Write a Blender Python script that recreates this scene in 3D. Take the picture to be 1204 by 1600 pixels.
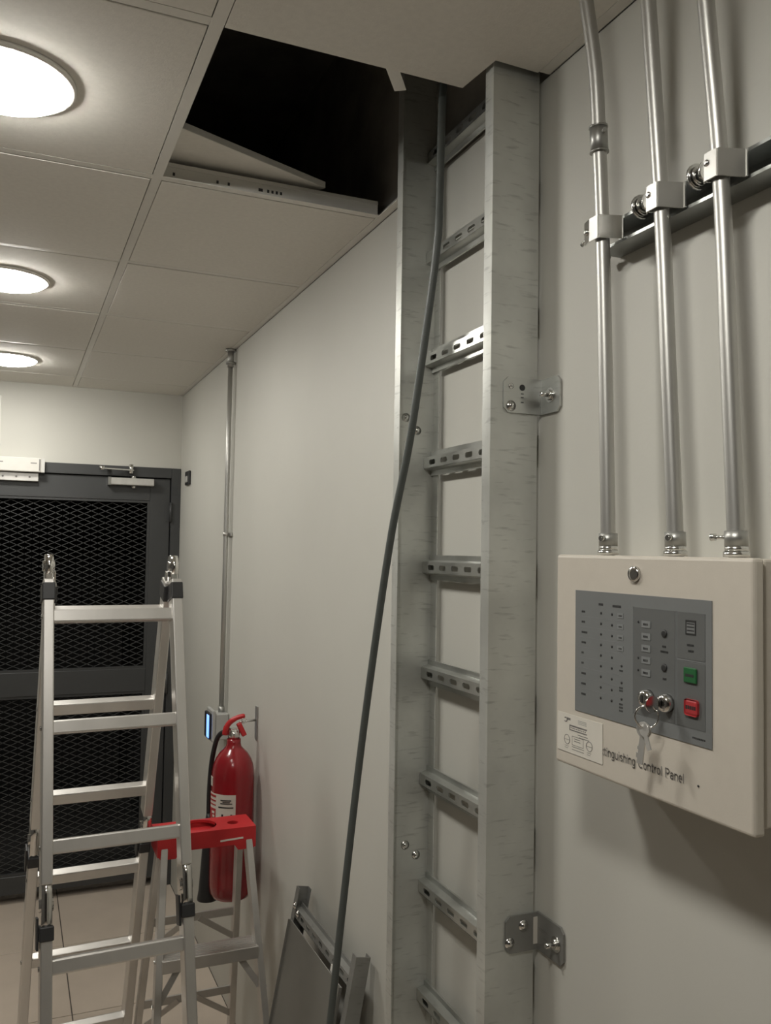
import bpy, bmesh, math, random
from mathutils import Vector, Matrix
random.seed(7)
for o in list(bpy.data.objects): bpy.data.objects.remove(o)
SC = bpy.context.scene
COL = SC.collection

# ------------------------------------------------------------------ camera
CAMZ = 1.72
F_PX, YAW, PITCH, ROLL = 1353.4, 0.405269, 0.044259, 0.015351
CAM = Vector((-0.79491, 0.0, CAMZ))
fw = Vector((math.sin(YAW)*math.cos(PITCH), math.cos(YAW)*math.cos(PITCH), math.sin(PITCH)))
rt = Vector((math.cos(YAW), -math.sin(YAW), 0))
up = rt.cross(fw)
r2 = rt*math.cos(ROLL) + up*math.sin(ROLL)
u2 = -rt*math.sin(ROLL) + up*math.cos(ROLL)
cd = bpy.data.cameras.new('camera')
cam = bpy.data.objects.new('camera', cd); COL.objects.link(cam)
cd.sensor_fit = 'HORIZONTAL'; cd.sensor_width = 36.0; cd.lens = 36.0*F_PX/1204.0
cd.clip_start = 0.02; cd.clip_end = 100
M3 = Matrix((r2, u2, -fw)).transposed()
cam.matrix_world = Matrix.Translation(CAM) @ M3.to_4x4()
SC.camera = cam

# ------------------------------------------------------------------ world, exposure
w = bpy.data.worlds.new('world'); SC.world = w; w.use_nodes = True
w.node_tree.nodes['Background'].inputs[0].default_value = (0.0, 0.0, 0.0, 1)
w.node_tree.nodes['Background'].inputs[1].default_value = 0.0
vs = SC.view_settings
SC.display_settings.display_device = 'sRGB'
vs.view_transform = 'Standard'; vs.look = 'None'; vs.gamma = 1.0; vs.use_curve_mapping = False
vs.exposure = 0.40
LAMP_STRENGTH = 60.0
LAMP_COLOR = (1.0, 0.97, 0.90)
LAMP_X, LAMP_R = -0.838, 0.110
LAMP_YS = (0.385, 1.585, 2.785, 3.985)

# ------------------------------------------------------------------ materials
def new_mat(name):
    m = bpy.data.materials.new(name); m.use_nodes = True
    nt = m.node_tree; b = nt.nodes['Principled BSDF']
    return m, nt, b
def plain(name, col, rough=0.5, metal=0.0, var=0.06, scale=30.0, bump=0.0, bscale=200.0, spec=0.5, stretch=None, coat=0.0):
    m, nt, b = new_mat(name)
    tc = nt.nodes.new('ShaderNodeTexCoord')
    mp = nt.nodes.new('ShaderNodeMapping'); nt.links.new(tc.outputs['Object'], mp.inputs['Vector'])
    if stretch: mp.inputs['Scale'].default_value = stretch
    nz = nt.nodes.new('ShaderNodeTexNoise'); nz.inputs['Scale'].default_value = scale; nz.inputs['Detail'].default_value = 4
    nt.links.new(mp.outputs['Vector'], nz.inputs['Vector'])
    rp = nt.nodes.new('ShaderNodeValToRGB')
    rp.color_ramp.elements[0].position = 0.3; rp.color_ramp.elements[1].position = 0.7
    rp.color_ramp.elements[0].color = tuple(c*(1-var) for c in col)+(1,)
    rp.color_ramp.elements[1].color = tuple(min(1, c*(1+var)) for c in col)+(1,)
    nt.links.new(nz.outputs['Fac'], rp.inputs['Fac']); nt.links.new(rp.outputs['Color'], b.inputs['Base Color'])
    b.inputs['Roughness'].default_value = rough; b.inputs['Metallic'].default_value = metal
    b.inputs['Specular IOR Level'].default_value = spec
    if coat: b.inputs['Coat Weight'].default_value = coat; b.inputs['Coat Roughness'].default_value = 0.12
    if bump:
        n2 = nt.nodes.new('ShaderNodeTexNoise'); n2.inputs['Scale'].default_value = bscale; n2.inputs['Detail'].default_value = 3
        nt.links.new(tc.outputs['Object'], n2.inputs['Vector'])
        bp = nt.nodes.new('ShaderNodeBump'); bp.inputs['Strength'].default_value = bump; bp.inputs['Distance'].default_value = 0.002
        nt.links.new(n2.outputs['Fac'], bp.inputs['Height']); nt.links.new(bp.outputs['Normal'], b.inputs['Normal'])
    return m
def galvanised(name, base, rough, streak=0.25, metal=0.5):
    # zinc: cloudy spangle plus short dark scuffs lying across the length
    m, nt, b = new_mat(name)
    N, Lk = nt.nodes, nt.links
    tc = N.new('ShaderNodeTexCoord')
    n1 = N.new('ShaderNodeTexNoise'); n1.inputs['Scale'].default_value = 9; n1.inputs['Detail'].default_value = 6
    Lk.new(tc.outputs['Object'], n1.inputs['Vector'])
    mp = N.new('ShaderNodeMapping'); mp.inputs['Scale'].default_value = (16, 16, 105); Lk.new(tc.outputs['Object'], mp.inputs['Vector'])
    n2 = N.new('ShaderNodeTexNoise'); n2.inputs['Scale'].default_value = 1.6; n2.inputs['Detail'].default_value = 3
    Lk.new(mp.outputs['Vector'], n2.inputs['Vector'])
    r1 = N.new('ShaderNodeValToRGB'); r1.color_ramp.elements[0].position = .3; r1.color_ramp.elements[1].position = .75
    r1.color_ramp.elements[0].color = tuple(c*.82 for c in base)+(1,); r1.color_ramp.elements[1].color = tuple(c*1.12 for c in base)+(1,)
    Lk.new(n1.outputs['Fac'], r1.inputs['Fac'])
    r2_ = N.new('ShaderNodeValToRGB'); r2_.color_ramp.elements[0].position = .27; r2_.color_ramp.elements[1].position = .42
    r2_.color_ramp.elements[0].color = (1-streak,)*3+(1,); r2_.color_ramp.elements[1].color = (1, 1, 1, 1)
    Lk.new(n2.outputs['Fac'], r2_.inputs['Fac'])
    mx = N.new('ShaderNodeMix'); mx.data_type = 'RGBA'; mx.blend_type = 'MULTIPLY'; mx.inputs['Factor'].default_value = 1
    Lk.new(r1.outputs['Color'], mx.inputs['A']); Lk.new(r2_.outputs['Color'], mx.inputs['B'])
    Lk.new(mx.outputs['Result'], b.inputs['Base Color'])
    mr = N.new('ShaderNodeMapRange'); mr.inputs['To Min'].default_value = rough-.08; mr.inputs['To Max'].default_value = rough+.1
    Lk.new(n1.outputs['Fac'], mr.inputs['Value']); Lk.new(mr.outputs['Result'], b.inputs['Roughness'])
    b.inputs['Metallic'].default_value = metal
    return m
def emitter(name, col, s):
    m, nt, b = new_mat(name)
    b.inputs['Base Color'].default_value = (.8, .8, .8, 1)
    b.inputs['Emission Color'].default_value = col+(1,); b.inputs['Emission Strength'].default_value = s
    return m
M = {}
M['wall'] = plain('wall paint', (.59, .582, .532), .55, var=.025, scale=2.2, bump=.06, bscale=160)
M['bouncecut'] = plain('dark grey cutting bounce off unseen walls', (.13, .127, .122), .6, var=.03, scale=3)  # invented dark finish for the unseen walls, to cut bounced light
M['tile'] = plain('ceiling tile board', (.74, .715, .66), .8, var=.03, scale=90, bump=.15, bscale=300)
M['tee'] = plain('white tee steel', (.74, .72, .67), .45, var=.02)
M['floor'] = plain('beige porcelain', (.60, .515, .43), .35, var=.05, scale=6)
M['grout'] = plain('dark grout', (.12, .10, .085), .9)
M['plenum'] = plain('bare block in ceiling void', (.36, .34, .31), .95, var=.2, scale=8)
M['void'] = plain('unlit room shade as dark colour', (.07, .068, .066), .9)  # shade of the unlit room behind the door, put into its surface colour
M['galv'] = galvanised('galvanised rail', (.62, .63, .595), .40)
M['galv_rung'] = galvanised('galvanised rung', (.60, .61, .585), .30, .15, .85)
M['galv_dark'] = galvanised('galvanised offcut', (.30, .30, .285), .48)
M['sheet'] = plain('dull sheet', (.23, .225, .205), .5, metal=.4, var=.08, scale=5)
M['zinc'] = plain('zinc conduit', (.52, .515, .49), .42, metal=.8, var=.08, scale=20, stretch=(1, 1, .2))
M['zincdull'] = plain('zinc coupling', (.42, .42, .40), .42, metal=.85, var=.1)
M['bright'] = plain('bright plated steel', (.72, .72, .70), .2, metal=1.0, var=.05)
M['chrome'] = plain('chrome', (.72, .71, .69), .14, metal=1.0, var=.03)
M['strut_in'] = plain('strut channel', (.34, .35, .34), .34, metal=.9, var=.08)
M['alu'] = plain('ladder aluminium', (.66, .64, .61), .36, metal=.8, var=.06, scale=14, stretch=(1, 1, .15))
M['alu2'] = plain('step ladder aluminium', (.60, .58, .55), .42, metal=.8, var=.06, scale=14)
M['black'] = plain('black plastic', (.022, .022, .023), .45)
M['cable'] = plain('black cable sheath', (.085, .094, .088), .5)
M['frame'] = plain('grey door paint', (.052, .054, .055), .42, var=.04, scale=5)
M['mesh'] = plain('mesh paint', (.060, .062, .062), .5)
M['silver'] = plain('silver paint', (.62, .61, .58), .35, metal=.4)
M['white'] = plain('white plastic', (.74, .72, .67), .45, var=.02)
M['greybox'] = plain('grey box', (.42, .42, .40), .45, var=.04)
M['cream'] = plain('cream powder coat', (.605, .56, .487), .42, var=.015, scale=50, bump=.05, bscale=500)
M['membrane'] = plain('grey membrane', (.19, .198, .198), .4, var=.02)
M['membrane2'] = plain('dark grey membrane', (.135, .140, .138), .4, var=.02)
M['key'] = plain('pale key', (.23, .24, .24), .45)
M['keysteel'] = plain('nickel key', (.60, .59, .56), .35, metal=.45)
M['ink'] = plain('dark print', (.03, .03, .03), .5)
M['inkgrey'] = plain('grey print', (.20, .19, .18), .5)
M['paper'] = plain('paper sticker', (.70, .67, .60), .55, var=.02)
M['green'] = plain('green button', (.02, .12, .04), .4)
M['red_btn'] = plain('red button', (.44, .04, .045), .4)
M['red'] = plain('red enamel', (.29, .012, .018), .22, var=.04, coat=.4)
M['redpl'] = plain('red plastic', (.50, .025, .028), .38, var=.05)
M['redink'] = plain('red print', (.42, .03, .035), .4)
M['lamp'] = emitter('led diffuser', LAMP_COLOR, LAMP_STRENGTH)
M['blue'] = emitter('blue glow', (.06, .26, 1.0), 1.6)

# ------------------------------------------------------------------ helpers
class MB:
    def __init__(s): s.bm = bmesh.new()
    def box(s, x0, x1, y0, y1, z0, z1, mat=None):
        v = [s.bm.verts.new(p) for p in ((x0,y0,z0),(x1,y0,z0),(x1,y1,z0),(x0,y1,z0),(x0,y0,z1),(x1,y0,z1),(x1,y1,z1),(x0,y1,z1))]
        if mat is not None:
            for q in v: q.co = mat @ q.co
        for f in ((0,3,2,1),(4,5,6,7),(0,1,5,4),(1,2,6,5),(2,3,7,6),(3,0,4,7)): s.bm.faces.new([v[i] for i in f])
        return s
    def bbox(s, x0, x1, y0, y1, z0, z1, bev=.003, seg=2, mat=None):
        b = bmesh.new(); t = MB.__new__(MB); t.bm = b; t.box(x0,x1,y0,y1,z0,z1)
        bmesh.ops.bevel(b, geom=list(b.edges), offset=bev, segments=seg, profile=.5, affect='EDGES')
        if mat is not None: b.transform(mat)
        s._merge(b); return s
    def _merge(s, b):
        mp = {}
        for v in b.verts: mp[v] = s.bm.verts.new(v.co)
        for f in b.faces:
            nf = s.bm.faces.new([mp[v] for v in f.verts]); nf.smooth = f.smooth
        b.free()
    def prism(s, poly, axis, a, b, smooth=False):
        # poly in the two other axes (cyclic order), extruded along axis
        def P(u, v, t): return {'x': (t,u,v), 'y': (u,t,v), 'z': (u,v,t)}[axis]
        A = [s.bm.verts.new(P(u,v,a)) for u, v in poly]; B = [s.bm.verts.new(P(u,v,b)) for u, v in poly]
        n = len(poly)
        s.bm.faces.new(A[::-1]); s.bm.faces.new(B)
        for i in range(n):
            f = s.bm.faces.new((A[i],A[(i+1)%n],B[(i+1)%n],B[i])); f.smooth = smooth
        return s
    def tube(s, pts, r, n=12, cap=True, smooth=True):
        pts = [Vector(p) for p in pts]; rs = r if isinstance(r, (list, tuple)) else [r]*len(pts)
        t = (pts[1]-pts[0]).normalized()
        u = t.orthogonal().normalized()
        rings = []
        for i, p in enumerate(pts):
            if i == 0: d = pts[1]-pts[0]
            elif i == len(pts)-1: d = pts[-1]-pts[-2]
            else: d = (pts[i+1]-pts[i]).normalized()+(pts[i]-pts[i-1]).normalized()
            d.normalize(); u = (u-d*u.dot(d)).normalized(); v = d.cross(u)
            rings.append([s.bm.verts.new(p+(u*math.cos(2*math.pi*k/n)+v*math.sin(2*math.pi*k/n))*rs[i]) for k in range(n)])
        for a, b in zip(rings, rings[1:]):
            for k in range(n):
                f = s.bm.faces.new((a[k],a[(k+1)%n],b[(k+1)%n],b[k])); f.smooth = smooth
        if cap: s.bm.faces.new(rings[0][::-1]); s.bm.faces.new(rings[-1])
        return s
    def cyl(s, p0, p1, r, n=16): return s.tube([p0, p1], r, n)
    def lathe(s, prof, c, n=28, axis='z'):
        # prof: (r, h) from bottom to top about the vertical through c
        rings = []
        for r, h in prof:
            ring = []
            for k in range(n):
                a = 2*math.pi*k/n; ca, sa = math.cos(a)*max(r,1e-5), math.sin(a)*max(r,1e-5)
                q = {'z': (ca,sa,h), 'x': (h,ca,sa), 'y': (sa,h,ca)}[axis]
                ring.append(s.bm.verts.new((c[0]+q[0], c[1]+q[1], c[2]+q[2])))
            rings.append(ring)
        for a, b in zip(rings, rings[1:]):
            for k in range(n):
                f = s.bm.faces.new((a[k],a[(k+1)%n],b[(k+1)%n],b[k])); f.smooth = True
        s.bm.faces.new(rings[0][::-1]); s.bm.faces.new(rings[-1])
        return s
    def bar(s, p0, p1, w, d, side=(1,0,0), bev=.0):
        # rectangular bar p0->p1, w along `side`, d across
        p0, p1 = Vector(p0), Vector(p1); t = (p1-p0); L = t.length; t.normalize()
        sx = Vector(side); sx = (sx-t*sx.dot(t)).normalized(); sy = t.cross(sx)
        m = Matrix((sx, sy, t)).transposed().to_4x4(); m.translation = p0
        if bev: s.bbox(-w/2, w/2, -d/2, d/2, 0, L, bev, 2, m)
        else: s.box(-w/2, w/2, -d/2, d/2, 0, L, m)
        return s
    def cyl_patch(s, c, r, a0, a1, z0, z1, n=14, th=.0006):
        # curved label on an upright cylinder; angle from -y turning towards -x
        fr, bk = [], []
        for i in range(n+1):
            a = math.radians(a0+(a1-a0)*i/n); d = (-math.sin(a), -math.cos(a))
            for L_, rr in ((fr, r+th), (bk, r-.002)):
                L_.append([s.bm.verts.new((c[0]+d[0]*rr, c[1]+d[1]*rr, z)) for z in (z0, z1)])
        for i in range(n):
            for q in ((fr[i][0],fr[i+1][0],fr[i+1][1],fr[i][1]),(bk[i][0],bk[i][1],bk[i+1][1],bk[i+1][0]),
                      (fr[i][1],fr[i+1][1],bk[i+1][1],bk[i][1]),(fr[i][0],bk[i][0],bk[i+1][0],fr[i+1][0])):
                s.bm.faces.new(q)
        s.bm.faces.new((fr[0][0],fr[0][1],bk[0][1],bk[0][0])); s.bm.faces.new((fr[n][0],bk[n][0],bk[n][1],fr[n][1]))
        return s
    def holed(s, u0, u1, v0, v1, holes, place, th):
        # plate u0..u1 x v0..v1 cut into cells along u, one hole per cell; hole=(uc, vc, hu, hv, n); place(u,v,t)->xyz
        holes = sorted(holes); cuts = [u0]+[(a[0]+b[0])/2 for a, b in zip(holes, holes[1:])]+[u1]
        for (uc, vc, hu, hv, n), c0, c1 in zip(holes, cuts, cuts[1:]):
            inn, out = [], []
            for k in range(n):
                a = 2*math.pi*(k+.5)/n; ca, sa = math.cos(a), math.sin(a)
                rr = min(hu, hv)
                if hu > hv: iu, iv = math.copysign(hu-rr, ca)+rr*ca, rr*sa
                else: iu, iv = rr*ca, math.copysign(hv-rr, sa)+rr*sa if hv > hu else rr*sa
                inn.append((uc+iu, vc+iv))
                m = max(abs(ca), abs(sa)); qu, qv = ca/m, sa/m
                out.append(((c1-uc)*qu+uc if qu > 0 else (uc-c0)*qu+uc, (v1-vc)*qv+vc if qv > 0 else (vc-v0)*qv+vc))
            # snap to the corners so that the cell stays rectangular
            for cu in (c0, c1):
                for cv in (v0, v1):
                    i = min(range(n), key=lambda j: (out[j][0]-cu)**2+(out[j][1]-cv)**2); out[i] = (cu, cv)
            F = [[s.bm.verts.new(place(u,v,t)) for u, v in L_] for t in (0, th) for L_ in (inn, out)]
            i0, o0, i1, o1 = F
            for k in range(n):
                j = (k+1) % n
                s.bm.faces.new((i0[k],o0[k],o0[j],i0[j])); s.bm.faces.new((i1[k],i1[j],o1[j],o1[k]))
                s.bm.faces.new((i0[k],i0[j],i1[j],i1[k])); s.bm.faces.new((o0[k],o1[k],o1[j],o0[j]))
        return s
    def build(s, name, mat, parent=None, recalc=True):
        if recalc: bmesh.ops.recalc_face_normals(s.bm, faces=list(s.bm.faces))
        me = bpy.data.meshes.new(name); s.bm.to_mesh(me); s.bm.free()
        me.materials.append(M[mat] if isinstance(mat, str) else mat)
        return link(name, me, parent)
def link(name, me, parent=None, loc=None):
    o = bpy.data.objects.new(name, me); COL.objects.link(o)
    if parent: o.parent = parent
    if loc: o.location = loc
    return o
def shared(o, loc=(0,0,0), parent=None, rot=None):
    c = o.copy(); COL.objects.link(c); c.location = loc
    if rot: c.rotation_euler = rot
    if parent: c.parent = parent
    return c
def tag(o, label, cat, group=None):
    o['label'] = label; o['category'] = cat
    if group: o['group'] = group
    return o
def struct(o, label=None):
    o['kind'] = 'structure'
    if label: o['label'] = label
    return o
def thing(name, label, cat, group=None):
    o = bpy.data.objects.new(name, None); COL.objects.link(o); o.empty_display_size = .05
    return tag(o, label, cat, group)
def text_mesh(body, size, name, mat, parent, origin, ux, uz, xscale=1.0, th=.0004, bold=.0):
    cu = bpy.data.curves.new(name+'_curve', 'FONT'); cu.body = body; cu.size = size; cu.extrude = th; cu.offset = bold; cu.resolution_u = 3
    t = bpy.data.objects.new(name+'_tmp', cu); COL.objects.link(t)
    dg = bpy.context.evaluated_depsgraph_get(); me = bpy.data.meshes.new_from_object(t.evaluated_get(dg))
    bpy.data.objects.remove(t); bpy.data.curves.remove(cu)
    ux, uz = Vector(ux), Vector(uz); n = ux.cross(uz)
    m = Matrix((ux*xscale, uz, n)).transposed().to_4x4(); m.translation = Vector(origin)
    me.transform(m); me.materials.clear(); me.materials.append(M[mat])
    return link(name, me, parent)

# ------------------------------------------------------------------ room shell
XL, YN, YF, ZC, ZS = -2.335, -3.5215, 4.57, 2.513, 3.12
Y0, XG = 1.2785, -0.535
wr = MB().box(0, .15, YN-.15, YF+2.2, 0, 2.512).build('wall_right', 'wall'); struct(wr, 'long off-white painted wall carrying the cable ladder')
wu = MB().box(0.004, .15, YN-.15, YF+.15, 2.512, ZS).build('wall_right_upper', 'plenum'); struct(wu, 'bare wall above the suspended ceiling')
wl = MB().box(XL-.15, XL, YN-.15, YF+2.2, 0, ZS).build('wall_left', 'bouncecut'); struct(wl)  # out of view; set close and dark to soak up bounced light
wn = MB().box(XL, 0, YN-.15, YN, 0, ZS).build('wall_near', 'bouncecut'); struct(wn)  # out of view behind the camera; kept dark against bounced light
DX0, DZ = -1.03, 2.128
b = MB(); b.box(XL, DX0, YF, YF+.15, 0, 2.52); b.box(DX0, 0, YF, YF+.15, DZ, 2.52); b.box(XL, 0, YF, YF+.15, 2.52, ZS)
wf = b.build('wall_far', 'wall'); struct(wf, 'off-white end wall above the mesh door')
sl = MB().box(XL-.15, .15, YN-.15, YF+2.3, ZS, ZS+.12).build('ceiling_soffit', 'plenum'); struct(sl, 'dark slab above the ceiling void')
b = MB(); b.box(XL, 0, YF+2.2, YF+2.3, 0, ZS); b.box(XL, XL+.02, YF+.15, YF+2.2, .0, ZS); b.box(-.02, 0, YF+.15, YF+2.2, 0, ZS)
b.box(XL, 0, YF+.15, YF+2.2, 2.6, 2.65)
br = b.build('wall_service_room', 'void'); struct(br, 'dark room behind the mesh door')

# floor: grout bed with 600 mm tiles
fl = MB().box(XL-.15, .15, YN-.15, YF+2.3, -.1, -.003).build('floor', 'grout'); struct(fl, 'beige tiled floor with dark joints')
tile0 = None
g = .0022
xs = [0, -.5405, -1.1405, -1.7405, XL]; ys = [YN]+[3.435+.6*k for k in range(-11, 2)]+[YF+.15]
cache = {}
for xa, xb in zip(xs[1:], xs):
    for ya, yb in zip(ys, ys[1:]):
        k = (round(xb-xa, 3), round(yb-ya, 3))
        if k not in cache:
            cache[k] = MB().bbox(-k[0]/2+g, k[0]/2-g, -k[1]/2+g, k[1]/2-g, -.01, 0, .0008, 1).build('floor_tile', 'floor', fl)
            o = cache[k]; o.location = ((xa+xb)/2, (ya+yb)/2, 0)
        else: shared(cache[k], ((xa+xb)/2, (ya+yb)/2, 0), fl)
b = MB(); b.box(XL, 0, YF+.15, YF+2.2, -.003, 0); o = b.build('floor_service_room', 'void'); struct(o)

# ceiling: tee grid with lay-in tiles
ceil = bpy.data.objects.new('ceiling', None); COL.objects.link(ceil); struct(ceil, 'suspended ceiling of white square tiles on a tee grid')
TW = .0105                                   # half tee flange
def tee_y(x, y0, y1):
    b = MB(); b.box(x-TW, x+TW, y0, y1, ZC, ZC+.0015); b.box(x-.0012, x+.0012, y0, y1, ZC+.0015, ZC+.036); b.box(x-.0035, x+.0035, y0, y1, ZC+.030, ZC+.038)
    return b.build('tee_bar', 'tee', ceil)
def tee_x(y, x0, x1):
    b = MB(); b.box(x0, x1, y-TW, y+TW, ZC+.0003, ZC+.0018); b.box(x0, x1, y-.0012, y+.0012, ZC+.0018, ZC+.036); b.box(x0, x1, y-.0035, y+.0035, ZC+.028, ZC+.0365)
    return b.build('tee_bar', 'tee', ceil)
cxs = [0, XG, XG-.6, XG-1.2, XL]
rows = [YN]+[Y0+.6*k for k in range(-7, 6)]+[YF]
for x in cxs[1:-1]: tee_y(x, YN, YF)
for ci in range(len(cxs)-1):
    xb, xa = cxs[ci], cxs[ci+1]
    for y in rows[1:-1]:
        if ci == 0 and abs(y-Y0) < .01: continue
        x1 = xb-.022 if ci == 0 else xb-TW
        tee_x(y, xa+TW if ci < len(cxs)-2 else xa, x1)
tcache = {}
for ci in range(len(cxs)-1):
    xb, xa = cxs[ci], cxs[ci+1]
    for ya, yb in zip(rows, rows[1:]):
        x0, x1 = xa+TW+.0015, xb-TW-.0015
        if ci == 0: x1 = -.0225
        y0, y1 = ya+TW+.0015, yb-TW-.0015
        if ci == 0 and abs(ya-Y0) < .01: continue          # the opened bay
        if ci == 0 and abs(yb-Y0) < .01:                   # tile notched round the cable ladder
            y1 = 1.284
            MB().prism([(x0, y0), (x1, y0), (x1, 1.190), (-.104, 1.188), (-.113, y1), (x0, y1)], 'z', ZC-.0005, ZC+.0145).build('ceiling_tile', 'tile', ceil)
            continue
        y0 += .0032
        dz = random.uniform(-.0006, .0006)
        k = (round(x1-x0, 3), round(y1-y0, 3))
        c = ((x0+x1)/2, (y0+y1)/2, ZC+.0015+dz)
        if k not in tcache:
            tcache[k] = MB().bbox(-k[0]/2, k[0]/2, -k[1]/2, k[1]/2, -.0015, .014, .001, 1).build('ceiling_tile', 'tile', ceil); tcache[k].location = c
        else: shared(tcache[k], c, ceil)
# cut tee stub left at the edge of the opened bay
b = MB(); m = Matrix.Translation((-.262, 1.258, ZC+.002)) @ Matrix.Rotation(math.radians(-34), 4, 'Z') @ Matrix.Rotation(math.radians(3), 4, 'X')
b.box(-.0105, .0105, 0, .112, 0, .0015, m); b.box(-.0012, .0012, 0, .112, .0015, .034, m)
b.build('tee_bar', 'tee', ceil)
# pressed holes of the tee web at the far edge of the bay
ti = MB()
for xx in (-.50, -.405, -.38, -.31, -.305, -.29, -.28, -.27, -.26):
    ti.box(xx-.0025, xx+.0025, Y0+.6-.0017, Y0+.6-.0011, ZC+.010, ZC+.017)
ti.build('tee_slots', 'ink', ceil)

# wall angles
def angle_y(name, y0, y1):
    b = MB(); b.box(-.022, 0, y0, y1, ZC-.001, ZC+.0008); b.box(-.0025, 0, y0, y1, ZC-.001, ZC+.024)
    return b.build(name, 'tee')
struct(angle_y('trim_1', YN, 1.186), 'white ceiling edge angle along the wall by the conduits')
struct(angle_y('trim_2', 1.60, YF), 'white ceiling edge angle along the wall beyond the cable ladder')
b = MB(); b.box(XL, -.022, YF-.022, YF, ZC-.001, ZC+.0008); struct(b.build('trim_3', 'tee'), 'white ceiling edge angle on the end wall')

# the lifted tile
b = MB(); m = Matrix.Translation((-.152, 1.882, ZC+.048)) @ Matrix.Rotation(math.radians(22.7), 4, 'Z') @ Matrix.Rotation(math.radians(.6), 4, 'X')
b.bbox(-.595, 0, 0, .595, 0, .015, .001, 1, m)
o = b.build('loose_ceiling_tile', 'tile'); tag(o, 'displaced white ceiling tile lying askew over the open ceiling bay', 'ceiling tile')

# ------------------------------------------------------------------ lights
LAB = ['bright round ceiling light level with the control panel',
       'bright round ceiling light level with the opened ceiling bay', 'bright round ceiling light second from the mesh door', 'bright round ceiling light closest to the mesh door']
for y, lab in zip(LAMP_YS, LAB):
    t = thing('ceiling_light', lab, 'ceiling light', 'round ceiling lights in a row'); t.location = (LAMP_X, y, ZC)
    MB().lathe([(LAMP_R+.012, 0), (LAMP_R+.012, -.005), (LAMP_R+.008, -.008), (LAMP_R+.001, -.008), (LAMP_R+.001, 0)], (0,0,0), 40).build('trim_ring', 'white', t)
    MB().lathe([(LAMP_R, -.002), (LAMP_R, -.009)]+[(LAMP_R*math.cos(a_), -.009-.020*math.sin(a_)) for a_ in [math.pi/2*i/9 for i in range(1, 10)]], (0,0,0), 40).build('diffuser', 'lamp', t)

# ------------------------------------------------------------------ mesh door
dr = bpy.data.objects.new('door_1', None); COL.objects.link(dr); struct(dr, 'dark grey steel door with expanded metal mesh panels')
YD = YF-.012
b = MB()
b.bbox(-.048, -.001, YD, YF+.10, 0, DZ, .002, 1); b.bbox(DX0, DX0+.048, YD, YF+.10, 0, DZ, .002, 1); b.bbox(DX0+.048, -.048, YD, YF+.10, DZ-.052, DZ, .002, 1)
b.box(-.062, -.048, YF+.055, YF+.10, 0, DZ-.052); b.box(DX0+.048, DX0+.062, YF+.055, YF+.10, 0, DZ-.052); b.box(DX0+.062, -.062, YF+.055, YF+.10, DZ-.066, DZ-.052)
b.build('door_frame', 'frame', dr)
X1, X0 = -.052, DX0+.052; LY0, LY1 = YF+.004, YF+.052
b = MB()
ZT, ZM1, ZM0, ZB1 = 1.957, 1.100, .985, .130
for a in ((X1-.10, X1, .045, DZ-.056), (X0, X0+.10, .045, DZ-.056), (X0+.10, X1-.10, ZT, DZ-.056), (X0+.10, X1-.10, ZM0, ZM1), (X0+.10, X1-.10, .045, ZB1)):
    b.bbox(a[0], a[1], LY0, LY1, a[2], a[3], .0015, 1)
leaf = b.build('door_leaf', 'frame', dr)
for z0, z1 in ((ZM1, ZT), (ZB1, ZM0)):           # glazing beads round each mesh panel
    xa, xb = X0+.10, X1-.10
    for q in ((xa, xb, z1-.012, z1), (xa, xb, z0, z0+.012), (xa, xa+.012, z0+.012, z1-.012), (xb-.012, xb, z0+.012, z1-.012)):
        MB().box(q[0], q[1], LY0+.004, LY0+.022, q[2], q[3]).build('bead', 'frame', leaf)
    # expanded metal: raised diamond strands
    b = MB(); px, pz, sw = .068, .0295, .0026
    ymid = LY0+.024
    nx, nz = int((xb-xa)/px)+2, int((z1-z0)/pz)+2
    def strand(xs_, zs_, xe_, ze_):
        # clip to the panel
        lo, hi = 0.0, 1.0
        for s0, s1, mn, mx in ((xs_, xe_, xa, xb), (zs_, ze_, z0, z1)):
            if s1 == s0: continue
            t0, t1 = (mn-s0)/(s1-s0), (mx-s0)/(s1-s0)
            if t0 > t1: t0, t1 = t1, t0
            lo, hi = max(lo, t0), min(hi, t1)
        if hi-lo < .05: return
        p = [(xs_+(xe_-xs_)*t, zs_+(ze_-zs_)*t) for t in (lo, hi)]
        dx, dz = xe_-xs_, ze_-zs_; L_ = math.hypot(dx, dz); nx_, nz_ = -dz/L_*sw/2, dx/L_*sw/2
        vs_ = []
        for yy, q in ((ymid-.0015, 1), (ymid+.002, 1)):
            for (x_, z_), sg in ((p[0],1),(p[1],1),(p[1],-1),(p[0],-1)):
                vs_.append(b.bm.verts.new((x_+nx_*sg, yy, z_+nz_*sg)))
        for f in ((0,1,2,3),(7,6,5,4),(0,4,5,1),(2,6,7,3)): b.bm.faces.new([vs_[i] for i in f])
    for i in range(nx):
        for j in range(nz):
            cx, cz = xa+i*px, z0+j*pz
            strand(cx-px/2, cz, cx, cz+pz/2); strand(cx, cz+pz/2, cx+px/2, cz)
            strand(cx-px/2, cz, cx, cz-pz/2); strand(cx, cz-pz/2, cx+px/2, cz)
    b.build('mesh_panel', 'mesh', dr)
for z in (1.90, 1.02, .22):
    b = MB(); b.cyl((-.050, YD-.006, z-.05), (-.050, YD-.006, z+.05), .007, 12); b.box(-.075, -.052, LY0-.002, LY0, z-.05, z+.05); b.build('hinge', 'frame', dr)
cl = MB().bbox(-.365, -.14, LY0-.045, LY0, 2.030, 2.066, .004, 2)
cl = cl.build('door_closer', 'silver', dr)
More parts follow.
